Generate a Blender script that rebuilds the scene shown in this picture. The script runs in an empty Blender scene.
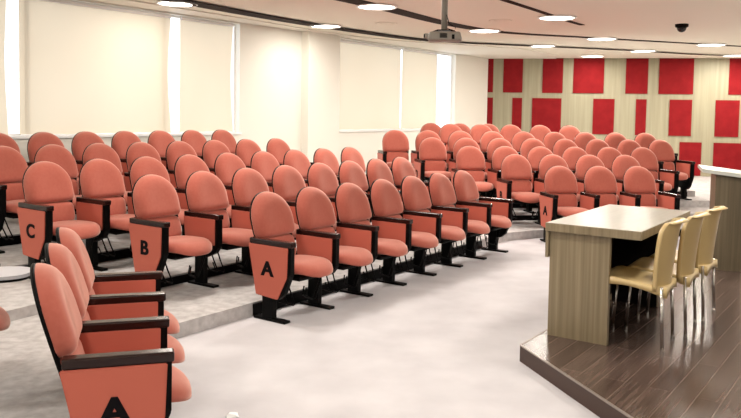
import bpy, bmesh, math, random
from mathutils import Vector, Matrix
random.seed(7)
scn = bpy.context.scene
COL = scn.collection
PI = math.pi

# ------------------------------------------------------------------ camera
F_PX, PITCH, ROLL, PP_Y, EYE = 761.65, 0.059, 0.016, 156.94, 1.64
cd = bpy.data.cameras.new('camera')
cam = bpy.data.objects.new('camera', cd)
COL.objects.link(cam)
cd.sensor_width = 36.0
cd.lens = F_PX / 741 * 36.0
cd.shift_y = -(209 - PP_Y) / 741
cd.clip_start = 0.05
R0 = Vector((1, 0, 0)); U0 = Vector((0, math.sin(PITCH), math.cos(PITCH)))
Fw = Vector((0, math.cos(PITCH), -math.sin(PITCH)))
Rx = math.cos(ROLL) * R0 + math.sin(ROLL) * U0
Ux = -math.sin(ROLL) * R0 + math.cos(ROLL) * U0
M = Matrix((Rx, Ux, -Fw)).transposed().to_4x4()
M.translation = Vector((0, 0, EYE))
cam.matrix_world = M
scn.camera = cam

# ------------------------------------------------------------------ world, sun, exposure
w = bpy.data.worlds.new('sky'); scn.world = w; w.use_nodes = True
bg = w.node_tree.nodes['Background']
bg.inputs[0].default_value = (0.93, 0.96, 1.0, 1); bg.inputs[1].default_value = 1.6
scn.view_settings.view_transform = 'Standard'
scn.view_settings.look = 'None'
scn.view_settings.gamma = 1.0
scn.view_settings.use_curve_mapping = False
scn.view_settings.exposure = 0.44
scn.cycles.max_bounces = 8
scn.cycles.diffuse_bounces = 5
scn.cycles.caustics_reflective = False
scn.cycles.caustics_refractive = False

AZ = 0.618
D2 = Vector((math.sin(AZ), math.cos(AZ), 0)); B2 = Vector((-math.cos(AZ), math.sin(AZ), 0))
P2 = Vector((-0.782, 5.898, 0))
CEIL = 3.02

sd = bpy.data.lights.new('sun', 'SUN'); sun = bpy.data.objects.new('sun', sd); COL.objects.link(sun)
sd.energy = 1.4; sd.angle = math.radians(12); sd.color = (1.0, 0.95, 0.86)
dirv = (-B2 * 0.92 + D2 * 0.25 + Vector((0, 0, -0.42))).normalized()
sun.rotation_euler = dirv.to_track_quat('-Z', 'Y').to_euler()

LAMP_W = 42.0            # watts of one visible ceiling lamp
FILL_W = 34.0            # watts of one added fill lamp, unseen above stage and behind the camera

# ------------------------------------------------------------------ materials
def mat(name, col, rough=0.6, metal=0.0, spec=0.5, sheen=0.0, coat=0.0):
    m = bpy.data.materials.new(name); m.use_nodes = True
    b = m.node_tree.nodes['Principled BSDF']
    b.inputs['Base Color'].default_value = (*col, 1)
    b.inputs['Roughness'].default_value = rough
    b.inputs['Metallic'].default_value = metal
    b.inputs['Specular IOR Level'].default_value = spec
    b.inputs['Sheen Weight'].default_value = sheen
    b.inputs['Sheen Roughness'].default_value = 0.35
    b.inputs['Coat Weight'].default_value = coat
    b.inputs['Coat Roughness'].default_value = 0.12
    return m
def nodes(m): return m.node_tree.nodes, m.node_tree.links, m.node_tree.nodes['Principled BSDF']
def noise_col(m, c1, c2, scale, detail=3, stretch=(1, 1, 1), bump=0.0, lo=0.35, hi=0.65, rot=0.0):
    n, l, b = nodes(m)
    tc = n.new('ShaderNodeTexCoord'); mp = n.new('ShaderNodeMapping')
    mp.inputs['Scale'].default_value = stretch; mp.inputs['Rotation'].default_value = (0, 0, rot)
    nz = n.new('ShaderNodeTexNoise'); nz.inputs['Scale'].default_value = scale; nz.inputs['Detail'].default_value = detail
    rp = n.new('ShaderNodeValToRGB')
    rp.color_ramp.elements[0].position = lo; rp.color_ramp.elements[1].position = hi
    rp.color_ramp.elements[0].color = (*c1, 1); rp.color_ramp.elements[1].color = (*c2, 1)
    l.new(tc.outputs['Object'], mp.inputs['Vector']); l.new(mp.outputs['Vector'], nz.inputs['Vector'])
    l.new(nz.outputs['Fac'], rp.inputs['Fac']); l.new(rp.outputs['Color'], b.inputs['Base Color'])
    if bump:
        bp = n.new('ShaderNodeBump'); bp.inputs['Strength'].default_value = bump; bp.inputs['Distance'].default_value = 0.01
        l.new(nz.outputs['Fac'], bp.inputs['Height']); l.new(bp.outputs['Normal'], b.inputs['Normal'])
    return rp
FAB = mat('coral_velour', (0.45, 0.125, 0.09), 0.85, spec=0.2, sheen=0.75)
noise_col(FAB, (0.365, 0.092, 0.064), (0.385, 0.102, 0.072), 40, 4)
nodes(FAB)[2].inputs['Sheen Weight'].default_value = 0.8
nodes(FAB)[2].inputs['Sheen Roughness'].default_value = 0.45
nodes(FAB)[2].inputs['Sheen Tint'].default_value = (1.0, 0.72, 0.62, 1)
FABP = mat('coral_panel_cloth', (0.47, 0.120, 0.082), 0.8, spec=0.2, sheen=0.2)
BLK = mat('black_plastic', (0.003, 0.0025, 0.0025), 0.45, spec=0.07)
BLKM = mat('black_steel', (0.003, 0.003, 0.003), 0.35, spec=0.08)
ARM = mat('dark_mahogany_lacquer', (0.016, 0.005, 0.004), 0.2, spec=0.28, coat=0.12)
INK = mat('black_letter_paint', (0.004, 0.003, 0.004), 0.7, spec=0.1)
TAB = mat('grey_laminate', (0.50, 0.49, 0.52), 0.35)
CARP = mat('grey_carpet', (0.56, 0.535, 0.55), 0.95, spec=0.1)
noise_col(CARP, (0.455, 0.44, 0.46), (0.57, 0.555, 0.575), 2.2, 8, bump=0.15, lo=0.3, hi=0.7)
CARP2 = mat('tier_carpet', (0.44, 0.425, 0.42), 0.95, spec=0.1)
noise_col(CARP2, (0.37, 0.35, 0.345), (0.53, 0.51, 0.505), 14, 8, bump=0.3, lo=0.3, hi=0.7)
WALL = mat('cream_white_paint', (0.82, 0.80, 0.73), 0.7)
WALLW = mat('white_paint', (0.88, 0.87, 0.83), 0.7)
CEILM = mat('bounce_warm_ceiling', (0.86, 0.82, 0.71), 0.7)  # warmth of the bounced light put into the colour
CEILW = mat('window_lit_ceiling', (0.86, 0.82, 0.74), 0.6)  # paler: light from the windows put into the colour
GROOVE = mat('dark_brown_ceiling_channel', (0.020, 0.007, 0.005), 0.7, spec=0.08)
FRAME = mat('white_window_frame', (0.85, 0.85, 0.85), 0.4)
REDP = mat('red_acoustic_felt', (0.50, 0.012, 0.016), 0.85, spec=0.2)
noise_col(REDP, (0.21, 0.006, 0.009), (0.25, 0.009, 0.012), 5, 5)
WOODW = mat('pale_wall_veneer', (0.6, 0.52, 0.36), 0.5)
noise_col(WOODW, (0.29, 0.265, 0.175), (0.38, 0.35, 0.24), 1.6, 6, (10, 10, 0.35), lo=0.3, hi=0.7)
OAK = mat('table_side_veneer', (0.36, 0.28, 0.16), 0.42)
noise_col(OAK, (0.165, 0.128, 0.072), (0.275, 0.222, 0.138), 2.0, 6, (16, 16, 0.35), lo=0.3, hi=0.7)
OAKD = mat('lectern_veneer', (0.30, 0.23, 0.14), 0.45)
noise_col(OAKD, (0.095, 0.073, 0.042), (0.17, 0.136, 0.083), 2.0, 6, (16, 16, 0.4), lo=0.3, hi=0.7)
TOPM = mat('tabletop_laminate', (0.47, 0.455, 0.36), 0.28, spec=0.5)
noise_col(TOPM, (0.235, 0.23, 0.185), (0.265, 0.26, 0.21), 2.2, 5, (1.0, 14, 1), rot=-AZ)
DARKW = mat('near_black_board', (0.007, 0.005, 0.004), 0.6, spec=0.15)
STRIM = mat('dark_brown_laminate', (0.060, 0.034, 0.026), 0.45, spec=0.3)
CREAM = mat('cream_plastic', (0.56, 0.42, 0.20), 0.33, spec=0.5)
CHROME = mat('brushed_steel_tube', (0.55, 0.53, 0.50), 0.25, metal=1.0)
GREYP = mat('projector_plastic', (0.26, 0.245, 0.21), 0.45)
PAPER = mat('white_paper', (0.85, 0.85, 0.85), 0.7)
LTOP = mat('white_lectern_laminate', (0.62, 0.65, 0.60), 0.3)
GLASSD = mat('black_dome_glass', (0.01, 0.01, 0.01), 0.1)

# blinds: translucent fabric lit by the daylight behind
BLIND = bpy.data.materials.new('cream_blind_fabric'); BLIND.use_nodes = True
n, l = BLIND.node_tree.nodes, BLIND.node_tree.links
n.clear()
out = n.new('ShaderNodeOutputMaterial'); mx = n.new('ShaderNodeMixShader'); mx.inputs[0].default_value = 0.42
df = n.new('ShaderNodeBsdfDiffuse'); tr = n.new('ShaderNodeBsdfTranslucent')
tc = n.new('ShaderNodeTexCoord'); nz = n.new('ShaderNodeTexNoise'); nz.inputs['Scale'].default_value = 0.8
rp = n.new('ShaderNodeValToRGB'); rp.color_ramp.elements[0].color = (0.65, 0.565, 0.44, 1); rp.color_ramp.elements[1].color = (0.69, 0.62, 0.50, 1)
l.new(tc.outputs['Object'], nz.inputs['Vector']); l.new(nz.outputs['Fac'], rp.inputs['Fac'])
l.new(rp.outputs['Color'], df.inputs['Color']); l.new(rp.outputs['Color'], tr.inputs['Color'])
l.new(df.outputs[0], mx.inputs[1]); l.new(tr.outputs[0], mx.inputs[2]); l.new(mx.outputs[0], out.inputs['Surface'])

# window glass
GLASS = bpy.data.materials.new('window_glass'); GLASS.use_nodes = True
n, l = GLASS.node_tree.nodes, GLASS.node_tree.links
n.clear()
out = n.new('ShaderNodeOutputMaterial'); mx = n.new('ShaderNodeMixShader'); mx.inputs[0].default_value = 0.06
tp = n.new('ShaderNodeBsdfTransparent'); gl = n.new('ShaderNodeBsdfGlossy'); gl.inputs['Roughness'].default_value = 0.02
l.new(tp.outputs[0], mx.inputs[1]); l.new(gl.outputs[0], mx.inputs[2]); l.new(mx.outputs[0], out.inputs['Surface'])

# lamp lens
LENS = bpy.data.materials.new('lamp_lens'); LENS.use_nodes = True
nb = LENS.node_tree.nodes['Principled BSDF']
nb.inputs['Emission Color'].default_value = (1.0, 0.93, 0.8, 1); nb.inputs['Emission Strength'].default_value = 6.0

# stage planks
PLANK = mat('dark_laminate_planks', (0.10, 0.065, 0.05), 0.24, spec=0.5)
n, l, b = nodes(PLANK)
tc = n.new('ShaderNodeTexCoord'); mp = n.new('ShaderNodeMapping')
mp.inputs['Rotation'].default_value = (0, 0, AZ - PI / 2)
br = n.new('ShaderNodeTexBrick'); br.inputs['Scale'].default_value = 1.0
br.inputs['Brick Width'].default_value = 1.25; br.inputs['Row Height'].default_value = 0.128
br.inputs['Mortar Size'].default_value = 0.0022; br.inputs['Mortar Smooth'].default_value = 0.2
br.inputs['Color1'].default_value = (0.060, 0.038, 0.030, 1); br.inputs['Color2'].default_value = (0.095, 0.064, 0.052, 1)
br.inputs['Mortar'].default_value = (0.17, 0.125, 0.10, 1)
mp2 = n.new('ShaderNodeMapping'); mp2.inputs['Scale'].default_value = (1.2, 22, 1)
nz = n.new('ShaderNodeTexNoise'); nz.inputs['Scale'].default_value = 2.5; nz.inputs['Detail'].default_value = 7
mr = n.new('ShaderNodeMapRange'); mr.inputs['From Min'].default_value = 0.3; mr.inputs['From Max'].default_value = 0.7
mr.inputs['To Min'].default_value = 0.62; mr.inputs['To Max'].default_value = 1.35
mm = n.new('ShaderNodeMix'); mm.data_type = 'RGBA'; mm.blend_type = 'MULTIPLY'; mm.inputs[0].default_value = 1.0
l.new(tc.outputs['Object'], mp.inputs['Vector']); l.new(mp.outputs['Vector'], br.inputs['Vector'])
l.new(mp.outputs['Vector'], mp2.inputs['Vector']); l.new(mp2.outputs['Vector'], nz.inputs['Vector'])
l.new(nz.outputs['Fac'], mr.inputs['Value'])
l.new(br.outputs['Color'], mm.inputs['A']); l.new(mr.outputs['Result'], mm.inputs['B'])
l.new(mm.outputs['Result'], b.inputs['Base Color'])

# ------------------------------------------------------------------ helpers
def mk(name, bm, m, parent=None, smooth=False, loc=None):
    me = bpy.data.meshes.new(name)
    bmesh.ops.recalc_face_normals(bm, faces=bm.faces)
    bm.to_mesh(me); bm.free(); me.materials.append(m)
    if smooth:
        for p in me.polygons: p.use_smooth = True
    o = bpy.data.objects.new(name, me); COL.objects.link(o)
    if parent: o.parent = parent
    if loc is not None: o.location = loc
    return o
def tag(o, label=None, cat=None, group=None, kind=None):
    if label: o['label'] = label
    if cat: o['category'] = cat
    if group: o['group'] = group
    if kind: o['kind'] = kind
    return o
def empty(name, loc=(0, 0, 0), rz=0.0):
    o = bpy.data.objects.new(name, None); COL.objects.link(o)
    o.location = loc; o.rotation_euler = (0, 0, rz); o.empty_display_size = 0.2
    return o
def copy_tree(o, parent=None):
    c = o.copy(); COL.objects.link(c)
    if parent: c.parent = parent
    for ch in o.children: copy_tree(ch, c)
    return c
def box(bm, x0, x1, y0, y1, z0, z1, mtx=None, bev=0.0, seg=2):
    r = bmesh.ops.create_cube(bm, size=1.0)
    vs = r['verts']
    for v in vs:
        v.co = Vector(((x0 + x1) / 2 + v.co.x * (x1 - x0), (y0 + y1) / 2 + v.co.y * (y1 - y0), (z0 + z1) / 2 + v.co.z * (z1 - z0)))
    if bev:
        es = list({e for v in vs for e in v.link_edges})
        r2 = bmesh.ops.bevel(bm, geom=es, offset=bev, segments=seg, affect='EDGES', profile=0.5)
        vs = list({v for f in r2['faces'] for v in f.verts} | {v for v in vs if v.is_valid})
    if mtx is not None:
        for v in vs: v.co = mtx @ v.co
    return vs
def bbox(*a, **k):
    bm = bmesh.new(); box(bm, *a, **k); return bm
def prism(pts, z0, z1, bm=None):
    """polygon pts (2-D) extruded from z0 to z1"""
    bm = bm or bmesh.new()
    lo = [bm.verts.new((p[0], p[1], z0)) for p in pts]; hi = [bm.verts.new((p[0], p[1], z1)) for p in pts]
    bm.faces.new(lo); bm.faces.new(hi)
    for i in range(len(pts)):
        j = (i + 1) % len(pts); bm.faces.new((lo[i], lo[j], hi[j], hi[i]))
    return bm
def plate(pts, x0, x1, bev=0.0, bm=None):
    """outline in the local y-z plane, thickness along x"""
    bm = bm or bmesh.new()
    a = [bm.verts.new((x0, p[0], p[1])) for p in pts]; c = [bm.verts.new((x1, p[0], p[1])) for p in pts]
    bm.faces.new(a); bm.faces.new(c)
    for i in range(len(pts)):
        j = (i + 1) % len(pts); bm.faces.new((a[i], a[j], c[j], c[i]))
    if bev: bmesh.ops.bevel(bm, geom=list(bm.edges), offset=bev, segments=2, affect='EDGES')
    return bm
def tube(bm, pts, r, n=8, r2=None):
    """round bar through pts"""
    pts = [Vector(p) for p in pts]; rings = []
    for i, p in enumerate(pts):
        t = (pts[min(i + 1, len(pts) - 1)] - pts[max(i - 1, 0)]).normalized()
        u = t.cross(Vector((0, 0, 1)))
        if u.length < 0.05: u = t.cross(Vector((1, 0, 0)))
        u.normalize(); v = t.cross(u)
        rr = r if r2 is None else r + (r2 - r) * i / (len(pts) - 1)
        rings.append([bm.verts.new(p + rr * (math.cos(2 * PI * k / n) * u + math.sin(2 * PI * k / n) * v)) for k in range(n)])
    for a, c in zip(rings, rings[1:]):
        for k in range(n): bm.faces.new((a[k], a[(k + 1) % n], c[(k + 1) % n], c[k]))
    bm.faces.new(rings[0]); bm.faces.new(rings[-1])
    return bm
def lathe(bm, prof, n=24, loc=(0, 0, 0)):
    rings = []
    for r, z in prof:
        rings.append([bm.verts.new((loc[0] + r * math.cos(2 * PI * k / n), loc[1] + r * math.sin(2 * PI * k / n), loc[2] + z)) for k in range(n)])
    for a, c in zip(rings, rings[1:]):
        for k in range(n): bm.faces.new((a[k], a[(k + 1) % n], c[(k + 1) % n], c[k]))
    bm.faces.new(rings[0]); bm.faces.new(rings[-1])
    return bm
def pad(outline, cx, cy, front, backf, mapf, rings=7):
    """upholstered pad: star-shaped outline (2-D), front(r,u,v) and backf(r,u,v) give depth; mapf(u,v,d)->3-D"""
    bm = bmesh.new(); n_ = len(outline)
    def layer(fn, rs):
        L = []
        for r in rs:
            L.append([bm.verts.new(mapf(cx + (p[0] - cx) * r, cy + (p[1] - cy) * r, fn(r, cx + (p[0] - cx) * r, cy + (p[1] - cy) * r))) for p in outline])
        c = bm.verts.new(mapf(cx, cy, fn(0, cx, cy)))
        for a, b_ in zip(L, L[1:]):
            for k in range(n_): bm.faces.new((a[k], a[(k + 1) % n_], b_[(k + 1) % n_], b_[k]))
        for k in range(n_): bm.faces.new((L[-1][k], L[-1][(k + 1) % n_], c))
        return L[0]
    rs = [math.sin(PI / 2 * (1 - i / rings)) for i in range(rings)]
    f = layer(front, rs); b_ = layer(backf, [1.0, 0.6])
    for k in range(n_): bm.faces.new((f[k], f[(k + 1) % n_], b_[(k + 1) % n_], b_[k]))
    return bm

# ------------------------------------------------------------------ room shell
def lw(s, off):           # point on a line parallel to the window wall
    return P2 + D2 * s + B2 * off
WOFF = 4.60
FARL = Vector((2.78, 19.06, 0)); FARR = Vector((9.3, 17.59, 0))
FT = (FARR - FARL).normalized(); FN = Vector((-FT.y, FT.x, 0))     # FN points out of the room
room = [(FARL.x, FARL.y), (FARR.x, FARR.y), (9.3, -4.0), (-10.0, -4.0)]
s_left = ((-10.0) - (P2 + B2 * WOFF).x) / D2.x
cl = lw(s_left, WOFF); room.append((cl.x, cl.y))
tag(mk('floor', prism(room, -0.2, 0.0), CARP), kind='structure')

def wall_box(name, a, b_, th, z0, z1, m, nrm):
    a = Vector(a); b_ = Vector(b_); nn = Vector(nrm) * th
    pts = [(a.x, a.y), (b_.x, b_.y), (b_.x + nn.x, b_.y + nn.y), (a.x + nn.x, a.y + nn.y)]
    return tag(mk(name, prism(pts, z0, z1), m), kind='structure')
wall_box('wall_far', FARL, FARR, 0.2, -0.2, CEIL + 0.2, WOODW, FN)
wall_box('wall_right', (9.3, 17.59, 0), (9.3, -4, 0), 0.2, -0.2, CEIL + 0.2, WALLW, (1, 0, 0))
wall_box('wall_rear', (-10, -4, 0), (9.3, -4, 0), 0.2, -0.2, CEIL + 0.2, WALLW, (0, -1, 0))
wall_box('wall_side', (-10, -4, 0), (-10, cl.y, 0), 0.2, -0.2, CEIL + 0.2, WALLW, (-1, 0, 0))

# window wall in the frame of the middle block: openings between sill and head
SILL, HEAD = 1.285, 2.985
SEND = (FARL - (P2 + B2 * WOFF)).dot(D2)
wins = [(-6.6, -1.9), (-1.7, 4.24), (6.72, 11.15)]
def wl(bm, s0, s1, o0, o1, z0, z1):
    q = [lw(s0, o0), lw(s1, o0), lw(s1, o1), lw(s0, o1)]
    prism([(v.x, v.y) for v in q], z0, z1, bm)
bm = bmesh.new()
T0, T1 = WOFF, WOFF + 0.22
wl(bm, s_left, SEND, T0, T1, -0.2, SILL)
wl(bm, s_left, SEND, T0, T1, HEAD, CEIL + 0.2)
prev = s_left
for a, c in wins:
    wl(bm, prev, a, T0, T1, SILL, HEAD); prev = c
wl(bm, prev, SEND, T0, T1, SILL, HEAD)
tag(mk('wall_left', bm, WALL), kind='structure')
# square pier between the windows
bm = bmesh.new(); wl(bm, 5.72, 6.6, WOFF - 0.16, WOFF, 0.38, CEIL)
tag(mk('wall_pier', bm, WALL), kind='structure')
for i, (a, c) in enumerate(wins):
    fr = bmesh.new()
    wl(fr, a, c, T0 + 0.10, T0 + 0.15, SILL, SILL + 0.03); wl(fr, a, c, T0 + 0.10, T0 + 0.15, HEAD - 0.03, HEAD)
    for s in [a, c] + [[-4.25], [0.72, 2.78], [8.94, 10.46]][i]:
        wl(fr, max(a, s - 0.025), min(c, s + 0.025), T0 + 0.10, T0 + 0.15, SILL + 0.05, HEAD - 0.05)
    f = tag(mk('window_%d' % (i + 1), fr, FRAME), kind='structure')
    g = bmesh.new(); wl(g, a, c, T0 + 0.122, T0 + 0.128, SILL + 0.04, HEAD - 0.04); mk('window_glass', g, GLASS, f)
    g = bmesh.new(); wl(g, a - 0.03, c + 0.03, T0 - 0.03, T0 + 0.10, SILL - 0.03, SILL + 0.001); mk('window_sill', g, FRAME, f)

# ceiling: field and far border, bounce warmth and window light coloured in; curved edge
out_room = [(FARL.x - .1, FARL.y + .15), (FARR.x + .15, FARR.y + .1), (9.45, -4.15), (-10.15, -4.15), (cl.x - .15, cl.y)]
tag(mk('ceiling', prism(out_room, CEIL, CEIL + 0.2), CEILM), kind='structure')
edge = [(-6.4, 4.9), (-3.2, 9.65), (-2.0, 11.45), (-1.0, 13.05), (-0.23, 14.1), (0.73, 14.85), (2.13, 15.48), (3.2, 16.16), (3.82, 16.94), (4.3, 17.8)]
wall_side = [FARL + FT * 1.75 - FN * 0.01, FARL - FN * 0.01 + FT * 0.01] + [lw(s, WOFF - 0.01) for s in (SEND - 0.02, 6, 0, -4.0)]
tag(mk('ceiling_border', prism(edge + [(v.x, v.y) for v in wall_side], CEIL - 0.015, CEIL - 0.001), CEILW), kind='structure')
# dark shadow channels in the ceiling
def strip(name, pts, w0, w1, z0, z1, m):
    P = [Vector((x, y, 0)) for x, y in pts]; L, R = [], []
    for i, p in enumerate(P):
        t = (P[min(i + 1, len(P) - 1)] - P[max(i - 1, 0)]).normalized(); nn = Vector((-t.y, t.x, 0))
        wd = (w0 + (w1 - w0) * i / (len(P) - 1)) / 2
        L.append(p + nn * wd); R.append(p - nn * wd)
    bm = bmesh.new()
    vs = [[bm.verts.new((q.x, q.y, z)) for q in (l_, r_) for z in (z0, z1)] for l_, r_ in zip(L, R)]
    for a, c in zip(vs, vs[1:]):
        bm.faces.new((a[0], c[0], c[2], a[2])); bm.faces.new((a[1], c[1], c[3], a[3]))
        bm.faces.new((a[0], c[0], c[1], a[1])); bm.faces.new((a[2], c[2], c[3], a[3]))
    bm.faces.new((vs[0][0], vs[0][1], vs[0][3], vs[0][2])); bm.faces.new((vs[-1][0], vs[-1][1], vs[-1][3], vs[-1][2]))
    return tag(mk(name, bm, m), kind='structure')
def smooth_path(pts, k=4):
    P = [Vector((*q, 0)) for q in pts]; o = []
    for i in range(len(P) - 1):
        a, b_, c, d = P[max(i - 1, 0)], P[i], P[i + 1], P[min(i + 2, len(P) - 1)]
        for j in range(k):
            t = j / k
            o.append(0.5 * ((2 * b_) + (c - a) * t + (2 * a - 5 * b_ + 4 * c - d) * t * t + (3 * b_ - a - 3 * c + d) * t ** 3))
    o.append(P[-1]); return [(v.x, v.y) for v in o]
G1 = [(-4.6, 6.2), (-3.3, 8.35), (-2.6, 9.5), (-1.86, 10.77), (-1.43, 11.46), (-1.0, 12.1), (-0.52, 12.75), (0.0, 13.4), (0.5, 14.0), (1.0, 14.45)]
G1b = [(1.0, 14.45), (1.67, 14.8), (2.3, 15.01), (3.2, 15.29), (4.2, 15.58), (5.12, 15.88), (6.18, 16.32), (7.19, 16.72), (8.27, 17.0)]
G2 = [(-2.4, 6.0), (-1.2, 8.1), (-0.31, 9.5), (0.12, 10.13), (0.51, 10.8), (1.05, 11.69), (1.6, 12.4), (2.1, 12.9)]
G2b = [(2.1, 12.9), (2.7, 13.2), (3.78, 13.57), (4.51, 13.85), (5.96, 14.36), (7.11, 14.8), (8.6, 15.3)]
G3 = [(-0.2, 6.0), (0.9, 8.1), (1.52, 9.19), (1.75, 9.55), (2.2, 10.23), (2.9, 11.31), (3.2, 11.73)]
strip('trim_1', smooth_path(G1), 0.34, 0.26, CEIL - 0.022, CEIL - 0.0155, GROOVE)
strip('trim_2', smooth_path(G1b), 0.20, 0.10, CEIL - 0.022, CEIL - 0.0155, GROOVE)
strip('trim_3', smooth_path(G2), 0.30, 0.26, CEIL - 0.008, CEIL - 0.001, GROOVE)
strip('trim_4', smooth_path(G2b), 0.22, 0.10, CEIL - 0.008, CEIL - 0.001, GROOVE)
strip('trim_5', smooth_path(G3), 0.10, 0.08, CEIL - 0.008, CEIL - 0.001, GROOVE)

# seating tiers (each one a carpeted slab one step higher)
B0 = Vector((-1.055, 3.065, 0)); A1 = math.radians(-17)
D1 = Vector((math.sin(A1), math.cos(A1), 0)); B1 = Vector((-math.cos(A1), math.sin(A1), 0))
def isect(p, d, q, e):
    det = d.x * (-e.y) + e.x * d.y
    r = q - p; t = (r.x * (-e.y) + e.x * r.y) / det
    return p + d * t
TZ = [0.0, 0.107, 0.190, 0.287, 0.383, 0.486]
A3 = math.radians(80.5); R3D = Vector((math.sin(A3), math.cos(A3), 0)); R3B = Vector((-math.cos(A3), math.sin(A3), 0))
R3F = [None] + [Vector((2.5645, 9.81, 0)) + R3B * e for e in (0.30, 1.20, 1.95, 2.60, 3.35)]
XR = 5.55
tier_path = {}
for k in range(1, 6):
    e2 = 0.17 + 0.969 * (k - 1) if k < 5 else 3.95
    e1 = 0.17 + 0.95 * (k - 1) + (0.0 if k < 5 else 0)
    a1 = B0 + B1 * e1; a2 = P2 + B2 * e2; y3 = R3F[k]
    c12 = isect(a1, D1, a2, D2); c23 = isect(a2, D2, y3, R3D); xr = y3 + R3D * ((XR - y3.x) / R3D.x)
    u0 = a1 + D1 * (-3.5)
    # rounded corner at the meeting of the left and middle blocks
    cc = []
    for t in (0, .25, .5, .75, 1):
        p0 = c12 - D1 * 0.75; p2 = c12 + D2 * 0.6
        cc.append(p0 * (1 - t) ** 2 + c12 * 2 * t * (1 - t) + p2 * t * t)
    front = [u0] + cc + [c23 - D2 * 0.3, c23 + R3D * 0.3, xr]
    if k == 5:      # the last step exists behind the right block only
        front = [lw(6.9, WOFF - 0.01), isect(Vector((0.9, 0, 0)), Vector((0, 1, 0)), y3, R3D), xr]
    wallr = FARL + FT * ((XR - FARL.x) / FT.x) - FN * 0.005
    back_ = [wallr, FARL - FN * 0.005 - D2 * 0.01]
    if k < 5: back_ += [lw(s_left + 0.2, WOFF - 0.005), Vector((-9.99, u0.y, 0))]
    poly = [(v.x, v.y) for v in front + back_]
    tag(mk('floor_tier_%d' % k, prism(poly, TZ[k - 1], TZ[k]), CARP2), kind='structure')
    tier_path[k] = (a1, a2)
# side aisle steps right of the right block
for k, (y0, z) in enumerate([(10.7, 0.09), (11.75, 0.17), (12.7, 0.25)]):
    zb = [0, 0.09, 0.17][k]
    yb = FARR + (FARL - FARR) * ((9.28 - FARR.x) / (FARL.x - FARR.x))
    wr = FARL + FT * ((XR - FARL.x) / FT.x) - FN * 0.005
    tag(mk('floor_step_%d' % (k + 1), prism([(XR, y0), (9.29, y0), (9.29, yb.y - 0.02), (XR, wr.y)], zb, z), CARP2), kind='structure')
# black riser strips behind the seat rows: plinth with the seats' shade painted in
def kick_shade(name, p, q, nrm, z0, z1):
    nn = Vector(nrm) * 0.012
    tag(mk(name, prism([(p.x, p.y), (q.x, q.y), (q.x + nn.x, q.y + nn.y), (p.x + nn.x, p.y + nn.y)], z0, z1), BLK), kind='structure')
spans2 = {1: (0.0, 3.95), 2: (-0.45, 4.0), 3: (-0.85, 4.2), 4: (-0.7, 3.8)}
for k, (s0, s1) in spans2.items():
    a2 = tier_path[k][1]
    kick_shade('trim_%d' % (5 + k), a2 + D2 * s0, a2 + D2 * s1, -B2, TZ[k - 1] + 0.001, TZ[k] - 0.012)
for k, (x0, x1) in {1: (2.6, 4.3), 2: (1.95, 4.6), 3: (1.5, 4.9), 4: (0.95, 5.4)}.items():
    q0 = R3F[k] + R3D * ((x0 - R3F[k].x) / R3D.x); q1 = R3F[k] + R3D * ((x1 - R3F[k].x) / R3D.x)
    kick_shade('trim_%d' % (9 + k), q0, q1, -R3B, TZ[k - 1] + 0.001, TZ[k] - 0.012)

# stage platform
stage = [(1.014, 4.982), (3.27, 8.16), (9.29, 8.16), (9.29, -3.9), (3.47, -3.9)]
tag(mk('floor_stage', prism(stage, 0.0, 0.102), STRIM), kind='structure')
tag(mk('floor_stage_boards', prism([(1.022, 4.981), (3.275, 8.152), (9.285, 8.152), (9.285, -3.89), (3.48, -3.89)], 0.102, 0.11), PLANK), kind='structure')
def edge_strip(name, a, b_, m):
    a = Vector((*a, 0)); b_ = Vector((*b_, 0)); t = (b_ - a).normalized(); nn = Vector((-t.y, t.x, 0))
    if (Vector((5, 4, 0)) - a).dot(nn) < 0: nn = -nn
    q = [a - nn * 0.003, b_ - nn * 0.003, b_ + nn * 0.010, a + nn * 0.010]
    tag(mk(name, prism([(v.x, v.y) for v in q], 0.104, 0.113), m), kind='structure')
ALU = mat('worn_aluminium_nosing', (0.33, 0.29, 0.26), 0.35, metal=0.6)
edge_strip('trim_14', (1.014, 4.982), (3.47, -3.9), ALU)
edge_strip('trim_15', (1.014, 4.982), (3.27, 8.16), ALU)

# far wall cladding: red felt panels
rows = [(2.175, CEIL - 0.005, [(0.03, 0.243), (0.49, 0.962), (1.438, 1.922), (2.167, 2.88), (3.38, 3.884), (4.131, 4.899), (5.67, 6.45)]),
        (1.19, 2.045, [(0.038, 0.251), (0.726, 0.962), (1.206, 1.904), (2.651, 3.142), (3.634, 3.872), (4.389, 4.889), (5.404, 5.923)]),
        (0.26, 1.046, [(0.3, 0.8), (1.2, 1.9), (2.3, 2.8), (3.3, 4.1), (4.647, 5.134), (5.397, 6.45)])]
rown = ['top', 'middle', 'bottom']
ordn = ['first', 'second', 'third', 'fourth', 'fifth', 'sixth', 'seventh', 'eighth', 'ninth', 'tenth']
for r, (z0, z1, L) in enumerate(rows):
    if r == 2: L = [q for q in L if q[0] > 4.5]
    for i, (a, c) in enumerate(L):
        p = FARL + FT * a; q = FARL + FT * c
        bm = prism([((p - FN * .002).x, (p - FN * .002).y), ((q - FN * .002).x, (q - FN * .002).y), ((q - FN * .022).x, (q - FN * .022).y), ((p - FN * .022).x, (p - FN * .022).y)], z0, z1)
        o = mk('wall_panel', bm, REDP)
        nm = ('narrow ' if c - a < 0.3 else 'wide ' if c - a > 0.6 else '')
        tag(o, '%sred felt wall panel, %s from the left in the %s row' % (nm, ordn[i], rown[r]), 'wall panel', 'red felt panels on the far wall')

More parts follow.
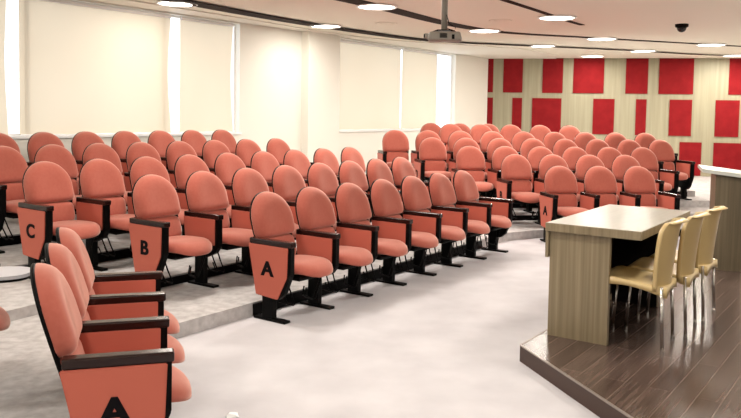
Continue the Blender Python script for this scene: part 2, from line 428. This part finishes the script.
# ------------------------------------------------------------------ roller blinds
def blind(s0, s1, curl0, curl1, label, z0=SILL + 0.012):
    """hanging sheet; curl bends the lower part of an edge inward"""
    bm = bmesh.new(); nu, nv = 14, 16; off = WOFF + 0.045
    def pt(i, j, dd):
        t = j / nv; z = HEAD - 0.005 + (z0 - HEAD + 0.005) * t
        a = s0 + curl0 * math.sin(PI * t) ** 1.5; c = s1 - curl1 * math.sin(PI * t) ** 1.5
        s = a + (c - a) * i / nu
        wv = 0.008 * math.sin(i / nu * 9 + t * 2) * t
        v = lw(s, off + wv + dd); return (v.x, v.y, z)
    for dd in (0, 0.0015):
        g = [[bm.verts.new(pt(i, j, dd)) for i in range(nu + 1)] for j in range(nv + 1)]
        for j in range(nv):
            for i in range(nu): bm.faces.new((g[j][i], g[j][i + 1], g[j + 1][i + 1], g[j + 1][i]))
        if dd == 0: g0 = g
        break
    me_o = mk('roller_blind', bm, BLIND, smooth=True)
    tag(me_o, label, 'blind', 'cream roller blinds in the window wall')
    bt = bmesh.new(); a, c = lw(s0 + 0.01, off), lw(s1 - 0.01, off)
    tube(bt, [(a.x, a.y, z0), (c.x, c.y, z0)], 0.009); mk('bottom_rail', bt, FRAME, me_o)
    bt = bmesh.new(); tube(bt, [(a.x, a.y, HEAD - 0.035), (c.x, c.y, HEAD - 0.035)], 0.025, 12); mk('roller', bt, FRAME, me_o)
blind(-4.3, -1.95, 0, 0, 'cream roller blind beyond the left picture edge')
blind(-1.68, 0.49, 0, 0.03, 'cream roller blind at the far left edge of the window wall')
blind(0.64, 2.91, 0.0, 0.05, 'widest cream roller blind, above the left seats')
blind(3.08, 4.13, 0.0, 0.05, 'narrow cream roller blind just left of the white wall bay')
blind(6.74, 8.90, 0.0, 0.0, 'cream roller blind just right of the square white pier')
blind(8.97, 10.36, 0.0, 0.0, 'cream roller blind nearest the red panelled wall')

# ------------------------------------------------------------------ ceiling lamps and fittings
lamp_proto = None
def lamp(x, y, label, power, z=CEIL - 0.024, group='round ceiling downlights', r=0.17):
    global lamp_proto
    if lamp_proto is None:
        t = empty('ceiling_light', (x, y, z))
        mk('trim_ring', lathe(bmesh.new(), [(0.27, 0.020), (0.275, 0.008), (0.26, 0.0), (0.238, 0.004), (0.238, 0.018)], 32), FRAME, t, True)
        mk('lens', lathe(bmesh.new(), [(0.236, 0.006), (0.18, 0.001), (0.01, 0.0)], 32), LENS, t, True)
        lamp_proto = t
    else:
        t = copy_tree(lamp_proto); t.location = (x, y, z)
    tag(t, label, 'ceiling light', group)
    ld = bpy.data.lights.new('lamp_glow', 'AREA'); ld.shape = 'DISK'; ld.size = 0.46; ld.energy = power; ld.color = (1.0, 0.93, 0.84)
    lo = bpy.data.objects.new('lamp_glow', ld); COL.objects.link(lo); lo.location = (x, y, z - 0.012)
VIS = [(-2.55, 10.02, 'round ceiling light at the left window wall above the second blind gap'),
       (-0.76, 12.37, 'round ceiling light directly above the square white pier'),
       (0.05, 10.02, 'round ceiling light on the brown channel left of the projector'),
       (1.85, 12.70, 'round ceiling light just right of the projector'),
       (3.39, 15.30, 'round ceiling light right of the projector on the rear thin channel'),
       (5.68, 16.10, 'round ceiling light on the rear thin channel in front of the red panels'),
       (8.00, 16.90, 'round ceiling light at the far right end of the rear channel'),
       (4.09, 13.70, 'round ceiling light on the middle thin channel above the right seats'),
       (6.40, 14.50, 'round ceiling light on the middle channel below right of the camera dome'),
       (2.60, 10.85, 'round ceiling light on the short front channel'),
       (5.10, 17.75, 'round ceiling light closest to the red panelled wall')]
for i, (x, y, lb) in enumerate(VIS): lamp(x, y, lb, LAMP_W * (0.38 if i in (0, 1, 10) else 1.0))
for x, y in [(-5.5, 6.0), (-3.6, 3.2), (-1.6, 6.4), (0.4, 4.2), (-0.6, 8.3), (3.0, 5.4), (3.4, 8.4), (6.0, 6.5), (6.6, 10.5), (-1.2, 1.2), (2.6, 1.6), (6.0, 2.5), (-5.5, 0.0), (0, -2.2), (5, -1.8)]:  # unseen lamps added as fill
    lamp(x, y, 'added round fill light, unseen, over the stage and front floor', FILL_W)
# round air diffusers
for i, (x, y, lb) in enumerate([(0.21, 11.93, 'faint round ceiling diffuser left of the projector'), (1.88, 11.32, 'faint round ceiling diffuser right of the projector pole')]):
    t = empty('ceiling_diffuser', (x, y, CEIL - 0.012))
    mk('outer_ring', lathe(bmesh.new(), [(0.17, 0.010), (0.17, 0.004), (0.13, 0.0), (0.12, 0.009)], 32), CEILM, t, True)
    mk('inner_cone', lathe(bmesh.new(), [(0.10, 0.008), (0.09, 0.002), (0.02, 0.0)], 24), CEILM, t, True)
    tag(t, lb, 'ceiling diffuser')
# security camera dome
t = empty('security_camera', (4.61, 11.46, CEIL))
mk('base_ring', lathe(bmesh.new(), [(0.095, -0.001), (0.095, -0.035), (0.085, -0.045), (0.02, -0.046)], 28), BLK, t, True)
mk('dome', lathe(bmesh.new(), [(0.07, -0.046)] + [(0.07 * math.cos(a), -0.046 - 0.075 * math.sin(a)) for a in [i * PI / 2 / 8 for i in range(1, 8)]] + [(0.004, -0.121)], 28), GLASSD, t, True)
tag(t, 'small black dome security camera on the ceiling', 'security camera')

# projector on its pole
t = empty('projector', (0.691, 7.40, 2.33), math.radians(-6))
bm = bmesh.new(); vs = box(bm, -0.155, 0.17, -0.13, 0.13, 0.0, 0.085, bev=0.022, seg=3)
for v in bm.verts:
    if v.co.z > 0.05: v.co.x *= 0.93; v.co.y *= 0.93
mk('body', bm, GREYP, t, True)
bm = bmesh.new()
for k in range(5): box(bm, -0.04 , 0.03, -0.1335, -0.1285, 0.024 + k * 0.009, 0.029 + k * 0.009)
mk('vent', bm, BLK, t)
mk('socket_panel', bbox(0.075, 0.10, -0.134, -0.128, 0.012, 0.055), BLK, t)
bm = bmesh.new(); tube(bm, [(-0.145, -0.04, 0.045), (-0.185, -0.045, 0.047)], 0.026, 16); lz = mk('lens_barrel', bm, GREYP, t, True)
bm = bmesh.new(); tube(bm, [(-0.184, -0.045, 0.047), (-0.194, -0.046, 0.047)], 0.020, 16); mk('lens_cap', bm, BLK, lz, True)
bm = bmesh.new(); box(bm, -0.07, 0.07, -0.06, 0.06, 0.10, 0.108)
for sx in (-1, 1):
    for sy in (-1, 1): tube(bm, [(sx * 0.06, sy * 0.05, 0.104), (sx * 0.12, sy * 0.09, 0.078)], 0.006)
mk('mount_bracket', bm, BLKM, t)
bm = bmesh.new(); tube(bm, [(0, 0, 0.105), (0, 0, CEIL - 2.33 - 0.03)], 0.030, 16); mk('pole', bm, GREYP, t, True)
bm = bmesh.new(); tube(bm, [(0, 0, CEIL - 2.33 - 0.03), (0, 0, CEIL - 2.33 - 0.001)], 0.07, 20); mk('ceiling_plate', bm, GREYP, t, True)
bm = bmesh.new(); tube(bm, [(0.02, -0.03, 0.25), (0.05, -0.04, 0.16), (0.11, -0.04, 0.13), (0.10, -0.03, 0.10), (0.03, -0.03, 0.12)], 0.004); mk('cable', bm, BLK, t, True)
tag(t, 'grey ceiling projector hanging on a pole', 'projector')

# ------------------------------------------------------------------ theatre chair
# local frame: +x along the row, -y is the direction the seat faces
def back_outline(grow=0.0, v0=0.0):
    pts = []
    H0, wid = 0.545 + grow, 0.223 + grow
    vm = 0.31
    # dome
    for i in range(25):
        a = PI * i / 24
        pts.append((wid * math.copysign(abs(math.cos(a)) ** 0.93, math.cos(a)), vm + (H0 - vm) * math.sin(a) ** 0.95))
    # tapering lower sides
    lw_ = [(-(wid - 0.002), 0.24), (-(wid - 0.010), 0.17), (-(wid - 0.022), 0.10), (-(wid - 0.040), 0.03 - grow + v0), (-(wid - 0.075), v0 - grow),
           ((wid - 0.075), v0 - grow), ((wid - 0.040), 0.03 - grow + v0), ((wid - 0.022), 0.10), ((wid - 0.010), 0.17), ((wid - 0.002), 0.24)]
    return pts + [q for q in lw_]
LEAN = math.radians(17)
def back_map(u, v, d):
    bend = 0.030 * (v / 0.545) ** 2 - 0.012
    y = 0.155 + v * math.sin(LEAN) * 0.86 + bend * 0.6 - d
    return (u, y, 0.43 + v * math.cos(LEAN * 0.5) * 0.99)
def upper_outline():
    pts = []
    for i in range(29):
        a = PI * i / 28
        pts.append((0.225 * math.copysign(abs(math.cos(a)) ** 0.96, math.cos(a)), 0.315 + 0.232 * math.sin(a) ** 0.97))
    return pts + [(-0.225, 0.27), (-0.227, 0.225), (-0.214, 0.198), (-0.19, 0.183), (-0.10, 0.179), (0, 0.178), (0.10, 0.179), (0.19, 0.183), (0.214, 0.198), (0.227, 0.225), (0.225, 0.27)]
def cush_front(r, u, v):
    return 0.086 * (1 - r ** 6) ** 0.5 - 0.013 * max(0, 1 - (u / 0.18) ** 2) * (1 - r ** 2)
def lumbar_outline():
    pts = []
    for i in range(32):
        a = 2 * PI * i / 32; c, q = math.cos(a), math.sin(a)
        pts.append((0.212 * math.copysign(abs(c) ** 0.45, c), 0.085 + 0.105 * math.copysign(abs(q) ** 0.5, q)))
    return pts
def make_parts():
    P = {}
    P['backrest'] = pad(upper_outline(), 0, 0.34, cush_front, lambda r, u, v: -0.005, back_map, 10)
    P['lumbar_cushion'] = pad(lumbar_outline(), 0, 0.085, lambda r, u, v: 0.052 * (1 - r ** 6) ** 0.5, lambda r, u, v: -0.005, back_map, 7)
    P['back_shell'] = pad(back_outline(0.002), 0, 0.28, lambda r, u, v: -0.004, lambda r, u, v: -0.022 - 0.014 * (1 - r * r), back_map, 3)
    so = []
    for i in range(40):
        a = 2 * PI * i / 40; c, s_ = math.cos(a), math.sin(a)
        ex = 0.62 if s_ > 0 else 0.80
        hw = 0.228
        so.append((hw * math.copysign(abs(c) ** ex, c), -0.10 + (0.262 if s_ > 0 else 0.245) * math.copysign(abs(s_) ** (0.6 if s_ > 0 else 0.9), s_)))
    def sm(u, v, d):
        dr = 0.045 * max(0, (-v - 0.16) / 0.18) ** 2
        return (u, v, 0.385 + d - dr + 0.03 * (-v) * 0.6)
    P['seat'] = pad(so, 0, -0.1, lambda r, u, v: 0.050 * (1 - r ** 7) ** 0.5 + 0.016, lambda r, u, v: -0.036 * (1 - r ** 4) ** 0.5 - 0.001, sm, 8)
    bm = bmesh.new(); box(bm, -0.19, 0.19, -0.24, 0.14, 0.315, 0.350, bev=0.012); P['seat_pan'] = bm
    return P
PARTM = {'backrest': FAB, 'lumbar_cushion': FAB, 'back_shell': BLK, 'seat': FAB, 'seat_pan': BLK}
MESH = {}
def part_mesh(key, name, m, builder, smooth=False):
    if key not in MESH:
        o = mk(name, builder(), m, None, smooth); MESH[key] = o.data; bpy.data.objects.remove(o)
    return MESH[key]
def add_part(key, name, m, builder, parent, smooth=False, loc=(0, 0, 0)):
    o = bpy.data.objects.new(name, part_mesh(key, name, m, builder, smooth)); COL.objects.link(o); o.parent = parent; o.location = loc
    return o
def frame_bm():
    return plate([(-0.246, 0.598), (0.175, 0.598), (0.10, 0.19), (-0.115, 0.172), (-0.175, 0.22), (-0.244, 0.38)], -0.029, 0.029, 0.006)
def frame_mid_bm():
    return plate([(-0.246, 0.598), (0.175, 0.598), (0.14, 0.33), (0.03, 0.26), (-0.08, 0.25), (-0.20, 0.30), (-0.246, 0.36)], -0.029, 0.029, 0.006)
def panel_bm(x0, x1):
    return plate([(-0.228, 0.592), (0.190, 0.592), (0.105, 0.195), (-0.125, 0.180), (-0.218, 0.36)], x0, x1, 0.005)
def ipanel_bm(x0, x1):
    return plate([(-0.215, 0.594), (0.180, 0.594), (0.155, 0.37), (-0.212, 0.37)], x0, x1, 0.004)
def arm_bm():
    bm = bmesh.new(); box(bm, -0.033, 0.033, -0.256, 0.182, 0.592, 0.636, bev=0.009, seg=3)
    return bm
def wires_bm(s):
    bm = bmesh.new()
    for y, dx in ((-0.14, 0.0), (-0.09, -0.03)):
        tube(bm, [(s * (0.055 + dx), y, 0.335), (s * (0.10 + dx), y, 0.22), (s * (0.150 + dx), y, 0.115), (s * (0.158 + dx), y + 0.02, 0.100), (s * (0.150 + dx), y + 0.11, 0.110), (s * (0.125 + dx), y + 0.12, 0.18)], 0.0062, 6)
    return bm
def divider(parent, x, kind, side):
    """kind: 'end' (deep trapezoid panel on the outer side) or 'mid'"""
    L = (x, 0, 0)
    add_part('arm', 'armrest', ARM, arm_bm, parent, loc=L)
    add_part('frame' + kind, 'arm_frame', BLK, frame_bm if kind == 'end' else frame_mid_bm, parent, loc=L)
    add_part('ped', 'pedestal', BLKM, lambda: bbox(-0.028, 0.028, -0.065, 0.045, 0.018, 0.28, bev=0.006), parent, loc=L)
    add_part('foot', 'foot_plate', BLKM, lambda: bbox(-0.035, 0.035, -0.20, 0.13, 0.0, 0.020, bev=0.005), parent, loc=L)
    po = None
    for s in (-1, 1):
        outer = (kind == 'end' and s == side)
        key = ('pe%d' if outer else 'pi%d') % s
        x0, x1 = (0.027, 0.038) if s > 0 else (-0.038, -0.027)
        o = add_part(key, 'side_panel', FABP, (lambda a=x0, b_=x1: panel_bm(a, b_)) if outer else (lambda a=x0, b_=x1: ipanel_bm(a, b_)), parent, loc=L)
        if outer: po = o
        if not outer: add_part('w%d' % s, 'wire_bracket', BLKM, lambda s=s: wires_bm(s), parent, loc=L)
    return po
parts = make_parts()
for k_ in parts:
    o = mk(k_, parts[k_], PARTM[k_], None, k_ != 'seat_pan'); MESH[k_] = o.data; bpy.data.objects.remove(o)
def chair_base():
    t = empty('theatre_chair')
    for k_ in ('backrest', 'lumbar_cushion', 'back_shell', 'seat', 'seat_pan'):
        o = bpy.data.objects.new(k_, MESH[k_]); COL.objects.link(o); o.parent = t
    return t
def letter_mesh(ch):
    cu = bpy.data.curves.new('letter', 'FONT'); cu.body = ch; cu.size = 0.158; cu.extrude = 0.0008; cu.offset = 0.0045
    cu.align_x = 'CENTER'; cu.align_y = 'CENTER'
    o = bpy.data.objects.new('letter', cu); COL.objects.link(o)
    bpy.context.view_layer.update()
    me = bpy.data.meshes.new_from_object(o.evaluated_get(bpy.context.evaluated_depsgraph_get()))
    bpy.data.objects.remove(o)
    # text x -> runs towards the front edge when seen from outside (-x side): local -y ; text y -> z
    for v in me.vertices:
        x, y, z = v.co; v.co = Vector((-0.0392 - z, -x * 1.12, y))
    bm = bmesh.new()
    for dy, dx in ((-0.0035, 0.0), (0.0035, 0.0003), (0.0, 0.0006)):      # bold strokes
        k0 = len(bm.verts); bm.from_mesh(me); bm.verts.ensure_lookup_table()
        for v in bm.verts[k0:]: v.co.y += dy; v.co.x -= dx
    bm.to_mesh(me); bm.free()
    me.materials.clear(); me.materials.append(INK)
    return me
def add_letter(po, ch, s=1.0):
    me = MESH.get('L' + ch) or letter_mesh(ch); MESH['L' + ch] = me
    o = bpy.data.objects.new('letter', me); COL.objects.link(o); o.parent = po; o.location = (0, -0.02, 0.405); o.scale = (1, s, s)
    o['label'] = 'black row letter %s' % ch

protos = {}
def proto(kind):
    t = chair_base()
    first = kind in ('first', 'single')
    po = divider(t, -0.28, 'end' if first else 'mid', -1)
    if kind in ('last', 'single'): divider(t, 0.28, 'end', 1)
    return t, po
unused = {}
def get_chair(kind):
    if kind not in protos: protos[kind] = proto(kind)[0]
    return copy_tree(protos[kind])
def put(kind, x, y, z, rz, label, group, letter=None):
    t = get_chair(kind); t.location = (x, y, z); t.rotation_euler = (0, 0, rz)
    tag(t, label, 'theatre chair', group)
    if letter:
        po = [c for c in t.children if c.name.startswith('side_panel') and c.data == MESH['pe-1']][0]
        add_letter(po, letter)
    return t
rowname = ['front row', 'second row', 'third row', 'fourth row', 'fifth row', 'sixth row', 'rearmost row']
def nth(i, n_):
    return 'rightmost' if i == n_ - 1 else 'leftmost' if i == 0 else ordn[i] + ' from the left'

# middle block (below the windows)
rz2 = math.atan2(D2.y, D2.x)
S2 = [[0.28 + 0.557 * i for i in range(7)],
      [-0.125, 0.451, 1.021, 1.584, 2.141, 2.691, 3.234, 3.771],
      [-0.525, 0.026, 0.581, 1.139, 1.700, 2.266, 2.835, 3.407, 3.984],
      [-0.383, 0.159, 0.708, 1.265, 1.828, 2.399, 2.977, 3.563],
      [-0.46, 0.096, 0.654, 1.213, 1.771, 2.329, 2.887, 3.445]]
for k, L in enumerate(S2):
    for i, s in enumerate(L):
        p = P2 + D2 * s + B2 * 0.969 * k
        kind = 'first' if i == 0 else 'last' if i == len(L) - 1 else 'mid'
        if k == 4 and i == 0: continue
        extra = ', end panel lettered %s' % 'ABC'[k] if i == 0 and k < 3 else ''
        L_ = list(range(len(L))) if k < 4 else list(range(1, len(L)))
        lab = 'coral chair, %s in the %s below the windows%s' % (nth(i if k < 4 else i - 1, len(L_)), rowname[k], extra)
        put(kind, p.x, p.y, TZ[k], rz2, lab, 'coral theatre chairs in the middle block', 'ABC'[k] if i == 0 and k < 3 else ('D' if i == 0 and k == 3 else None))

# right block (in front of the red panelled wall): x, y, facing turn
AZ3 = math.radians(80.5)
D3 = Vector((math.sin(AZ3), math.cos(AZ3), 0)); B3 = Vector((-math.cos(AZ3), math.sin(AZ3), 0))
Q3 = Vector((2.5645, 9.81, 0))
OFF3 = [0.0, -0.315, -0.785, -1.183, -1.652, -0.495, -0.65]
DEP3 = [0.0, 0.812, 1.50, 2.238, 2.89, 3.636, 4.45]
N3 = [3, 4, 6, 8, 9, 5, 3]
R3 = []
for k in range(7):
    R3.append([])
    for i in range(N3[k]):
        v = Q3 + D3 * (0.56 * i + OFF3[k]) + B3 * DEP3[k]
        R3[-1].append((v.x, v.y, 11.0))
Z3 = TZ + [TZ[5]]
for k, L in enumerate(R3):
    for i, (x, y, a) in enumerate(L):
        kind = 'first' if i == 0 else 'last' if i == len(L) - 1 else 'mid'
        if k >= 5: kind = 'mid'
        lab = 'coral chair, %s in the %s before the red panels' % (nth(i, len(L)), rowname[k])
        put(kind, x, y, Z3[k], math.radians(a), lab, 'coral theatre chairs in the right block', 'ABCDE'[k] if i == 0 and k < 5 else None)

# near left block (seen from the side)
rz1 = math.atan2(D1.y, D1.x)
for i in range(3):
    p = B0 + D1 * (0.27 + 0.520 * i)
    lab = ['nearest coral theatre chair at the lower left, its end panel lettered A', 'second coral theatre chair from the viewer at the lower left, seen side on',
           'third coral theatre chair from the viewer at the lower left, last of its row'][i]
    put(['first', 'mid', 'last'][i], p.x, p.y, 0, rz1, lab, 'coral theatre chairs in the near left block', 'A' if i == 0 else None)
p = B0 + D1 * 1.21 + B1 * 0.90
t = put('last', p.x, p.y, TZ[1], rz1, 'coral theatre chair at the left picture edge with a grey writing tablet', 'coral theatre chairs in the near left block')
bm = bmesh.new(); tp_ = []
for i in range(28):
    a = 2 * PI * i / 28
    tp_.append((-0.10 + 0.14 * math.copysign(abs(math.cos(a)) ** 0.7, math.cos(a)), -0.28 + 0.19 * math.copysign(abs(math.sin(a)) ** 0.7, math.sin(a))))
prism(tp_, 0.646, 0.664, bm); wt = mk('writing_tablet', bm, TAB, t); wt['label'] = 'light grey oval writing tablet'
bm = bmesh.new(); prism([(q[0] * 0.98 - 0.002, q[1] * 0.98 - 0.004) for q in tp_], 0.632, 0.646, bm); box(bm, -0.29, -0.20, -0.22, -0.17, 0.632, 0.645); mk('tablet_bracket', bm, BLK, wt)

# ------------------------------------------------------------------ table on the stage
ZS = 0.11
tz = math.atan2(D2.y, D2.x)           # local +x = long direction, local -y = side of the audience? (+y = B2)
T = Vector((1.217, 5.216, ZS)); ADT = 0.606
DT = Vector((math.sin(ADT), math.cos(ADT), 0)); NT = Vector((DT.y, -DT.x, 0))
tb = empty('conference_table', T, math.atan2(DT.y, DT.x))
# local: x 0..1.385 long, y 0..-0.64 towards the plastic chairs
mk('tabletop', bbox(0, 1.385, -0.64, 0, 0.735, 0.79, bev=0.003), TOPM, tb)
mk('tabletop_edge', bbox(-0.004, 0.0, -0.642, 0.002, 0.733, 0.788), OAK, tb)
mk('tabletop_edge', bbox(-0.004, 1.385, -0.644, -0.640, 0.733, 0.788), OAK, tb)
mk('end_panel', bbox(0.03, 0.07, -0.435, -0.022, 0.0, 0.735), OAK, tb)
mk('end_panel', bbox(1.315, 1.355, -0.435, -0.022, 0.0, 0.735), OAK, tb)
mk('modesty_panel', bbox(0.0, 1.385, -0.020, 0.0, 0.55, 0.735), OAK, tb)
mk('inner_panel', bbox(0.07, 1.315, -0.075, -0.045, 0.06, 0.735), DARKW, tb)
mk('inner_lining', bbox(0.0705, 0.080, -0.43, -0.075, 0.0, 0.735), DARKW, tb)  # near-black sheets over the inner faces below the top
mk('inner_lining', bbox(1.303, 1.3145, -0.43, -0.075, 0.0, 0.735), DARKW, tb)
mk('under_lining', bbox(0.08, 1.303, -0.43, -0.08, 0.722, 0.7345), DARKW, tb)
tag(tb, 'light wood conference table with pale top standing on the stage', 'table')

# ------------------------------------------------------------------ lectern
lc = empty('lectern', (3.46, 7.60, ZS), math.radians(-20))
# local: x to the right across the visible side panel, y away from the camera
mk('side_panel', bbox(0.0, 0.265, 0.0, 0.03, 0.0, 0.945), OAKD, lc)
mk('front_panel', bbox(0.0, 0.03, 0.03, 0.62, 0.0, 0.945), OAKD, lc)
mk('side_panel', bbox(0.0, 0.265, 0.62, 0.65, 0.0, 0.945), OAKD, lc)
mk('shelf', bbox(0.03, 0.262, 0.03, 0.62, 0.62, 0.64), OAKD, lc)
def slope_box(x0, x1, y0, y1, za, zb, th):
    bm = bmesh.new()
    q = [(x0, za), (x1, zb), (x1, zb - th), (x0, za - th)]
    a = [bm.verts.new((x, y0, z)) for x, z in q]; c = [bm.verts.new((x, y1, z)) for x, z in q]
    bm.faces.new(a); bm.faces.new(c)
    for i in range(4): bm.faces.new((a[i], a[(i + 1) % 4], c[(i + 1) % 4], c[i]))
    return bm
mk('top_board', slope_box(-0.13, 0.42, -0.05, 0.70, 1.015, 0.955, 0.035), LTOP, lc)
mk('neck', bbox(0.03, 0.25, 0.03, 0.62, 0.90, 0.955), OAKD, lc)
tag(lc, 'dark wood veneer lectern with a white sloping top at the right edge', 'lectern')
bm = slope_box(0.06, 0.27, 0.15, 0.42, 0.9975, 0.9745, 0.003)
pp = mk('paper_sheet', bm, PAPER); pp.location = (3.46, 7.60, ZS); pp.rotation_euler = (0, 0, math.radians(-20))
tag(pp, 'white paper lying on the lectern top', 'paper')

# ------------------------------------------------------------------ plastic chairs
def shell_seat():
    bm = bmesh.new(); nu, nv = 14, 14; g = []
    for j in range(nv + 1):
        t = j / nv; row = []
        y = -0.215 + 0.43 * t
        hw = 0.215 - 0.035 * (max(0, 0.22 - t) / 0.22) ** 2 - 0.02 * t
        for i in range(nu + 1):
            u = -1 + 2 * i / nu
            z = 0.455 - 0.012 * (1 - u * u) * math.sin(PI * min(1, t * 1.1)) - 0.03 * max(0, (0.16 - t) / 0.16) ** 2
            row.append(bm.verts.new((hw * u, y, z - 0.075 * (y - 0.215) * 1.6 - 0.03)))
        g.append(row)
    for j in range(nv):
        for i in range(nu): bm.faces.new((g[j][i], g[j][i + 1], g[j + 1][i + 1], g[j + 1][i]))
    # turned-down skirt, deeper at the legs
    rim = [g[0][i] for i in range(nu + 1)] + [g[j][nu] for j in range(1, nv + 1)] + [g[nv][i] for i in range(nu - 1, -1, -1)] + [g[j][0] for j in range(nv - 1, 0, -1)]
    low = []
    for v in rim:
        d = max(abs(v.co.x) / 0.2, 0) * abs(v.co.y) / 0.2
        low.append(bm.verts.new((v.co.x * 1.03, v.co.y * 1.02, v.co.z - 0.035 - 0.03 * min(1, d) ** 2)))
    for i in range(len(rim)):
        j = (i + 1) % len(rim); bm.faces.new((rim[i], rim[j], low[j], low[i]))
    bmesh.ops.recalc_face_normals(bm, faces=bm.faces)
    bmesh.ops.solidify(bm, geom=list(bm.faces), thickness=0.006)
    return bm
def shell_back():
    bm = bmesh.new(); nu, nv = 14, 16; g = []
    for j in range(nv + 1):
        t = j / nv; row = []
        z = 0.40 + 0.465 * t
        yc = 0.205 + 0.022 * t + 0.034 * t * t
        hw = 0.205 + 0.012 * math.sin(PI * t) - 0.05 * max(0, (t - 0.72) / 0.28) ** 2.2
        for i in range(nu + 1):
            u = -1 + 2 * i / nu
            zz = z - 0.022 * (u * u) * t ** 3
            y = yc - (0.075 + 0.02 * t) * (u * u) + (0.018 * max(0, (t - 0.9) / 0.1))
            row.append(bm.verts.new((hw * u, y, zz)))
        g.append(row)
    for j in range(nv):
        for i in range(nu): bm.faces.new((g[j][i], g[j][i + 1], g[j + 1][i + 1], g[j + 1][i]))
    # rim folded backwards along the sides and the top
    rim = [g[j][0] for j in range(nv + 1)] + [g[nv][i] for i in range(1, nu + 1)] + [g[j][nu] for j in range(nv - 1, -1, -1)]
    low = [bm.verts.new((v.co.x * 1.02, v.co.y + 0.028, v.co.z - (0.012 if k_ > nv and k_ < nv + nu else 0.0))) for k_, v in enumerate(rim)]
    for i in range(len(rim) - 1): bm.faces.new((rim[i], rim[i + 1], low[i + 1], low[i]))
    bmesh.ops.recalc_face_normals(bm, faces=bm.faces)
    bmesh.ops.solidify(bm, geom=list(bm.faces), thickness=0.006)
    return bm
pc = empty('plastic_chair')
mk('seat', shell_seat(), CREAM, pc, True)
mk('backrest', shell_back(), CREAM, pc, True)
for sx in (-1, 1):
    for sy in (-1, 1):
        bm = bmesh.new()
        if sy > 0: tube(bm, [(sx * 0.195, 0.185, 0.43), (sx * 0.20, 0.205, 0.012)], 0.0115, 10)
        else: tube(bm, [(sx * 0.185, -0.175, 0.42), (sx * 0.195, -0.20, 0.012)], 0.0115, 10)
        lg = mk('leg', bm, CHROME, pc, True)
        bm = bmesh.new(); x_, y_ = (sx * 0.20, 0.205) if sy > 0 else (sx * 0.195, -0.20)
        tube(bm, [(x_, y_, 0.0), (x_, y_, 0.022)], 0.0145, 10); mk('leg_cap', bm, CHROME, lg)
PCL = ['cream plastic chair nearest the viewer, tucked under the table', 'cream plastic chair between two others at the table', 'cream plastic chair farthest along the table, next to the lectern']
rl = [(2.005, 5.01), (2.30, 5.35), (2.60, 5.735)]
for i, (x, y) in enumerate(rl):
    o = pc if i == 0 else copy_tree(pc)
    a = math.atan2(DT.y, DT.x) + math.radians([4, 3, 0][i])
    # local +x along the table; the seat faces local -y, so turn by 180 degrees: it faces the audience
    o.rotation_euler = (0, 0, a + PI)
    bx = Vector((math.sin(a), -math.cos(a), 0))       # towards the chair back
    o.location = (x - bx.x * 0.205, y - bx.y * 0.205, ZS)
    tag(o, PCL[i], 'chair', 'cream plastic chairs at the table')

for t in protos.values():            # the unplaced patterns go again
    for c in list(t.children): bpy.data.objects.remove(c)
    bpy.data.objects.remove(t)

# scrap of paper on the floor
bm = bmesh.new(); bmesh.ops.create_icosphere(bm, subdivisions=2, radius=0.035)
for v in bm.verts: v.co = v.co * (0.75 + 0.5 * random.random()); v.co.z = max(v.co.z * 0.5, -0.012)
o = mk('paper_scrap', bm, PAPER); o.location = (-0.715, 3.97, 0.013)
tag(o, 'small crumpled white paper scrap on the carpet', 'paper scrap')
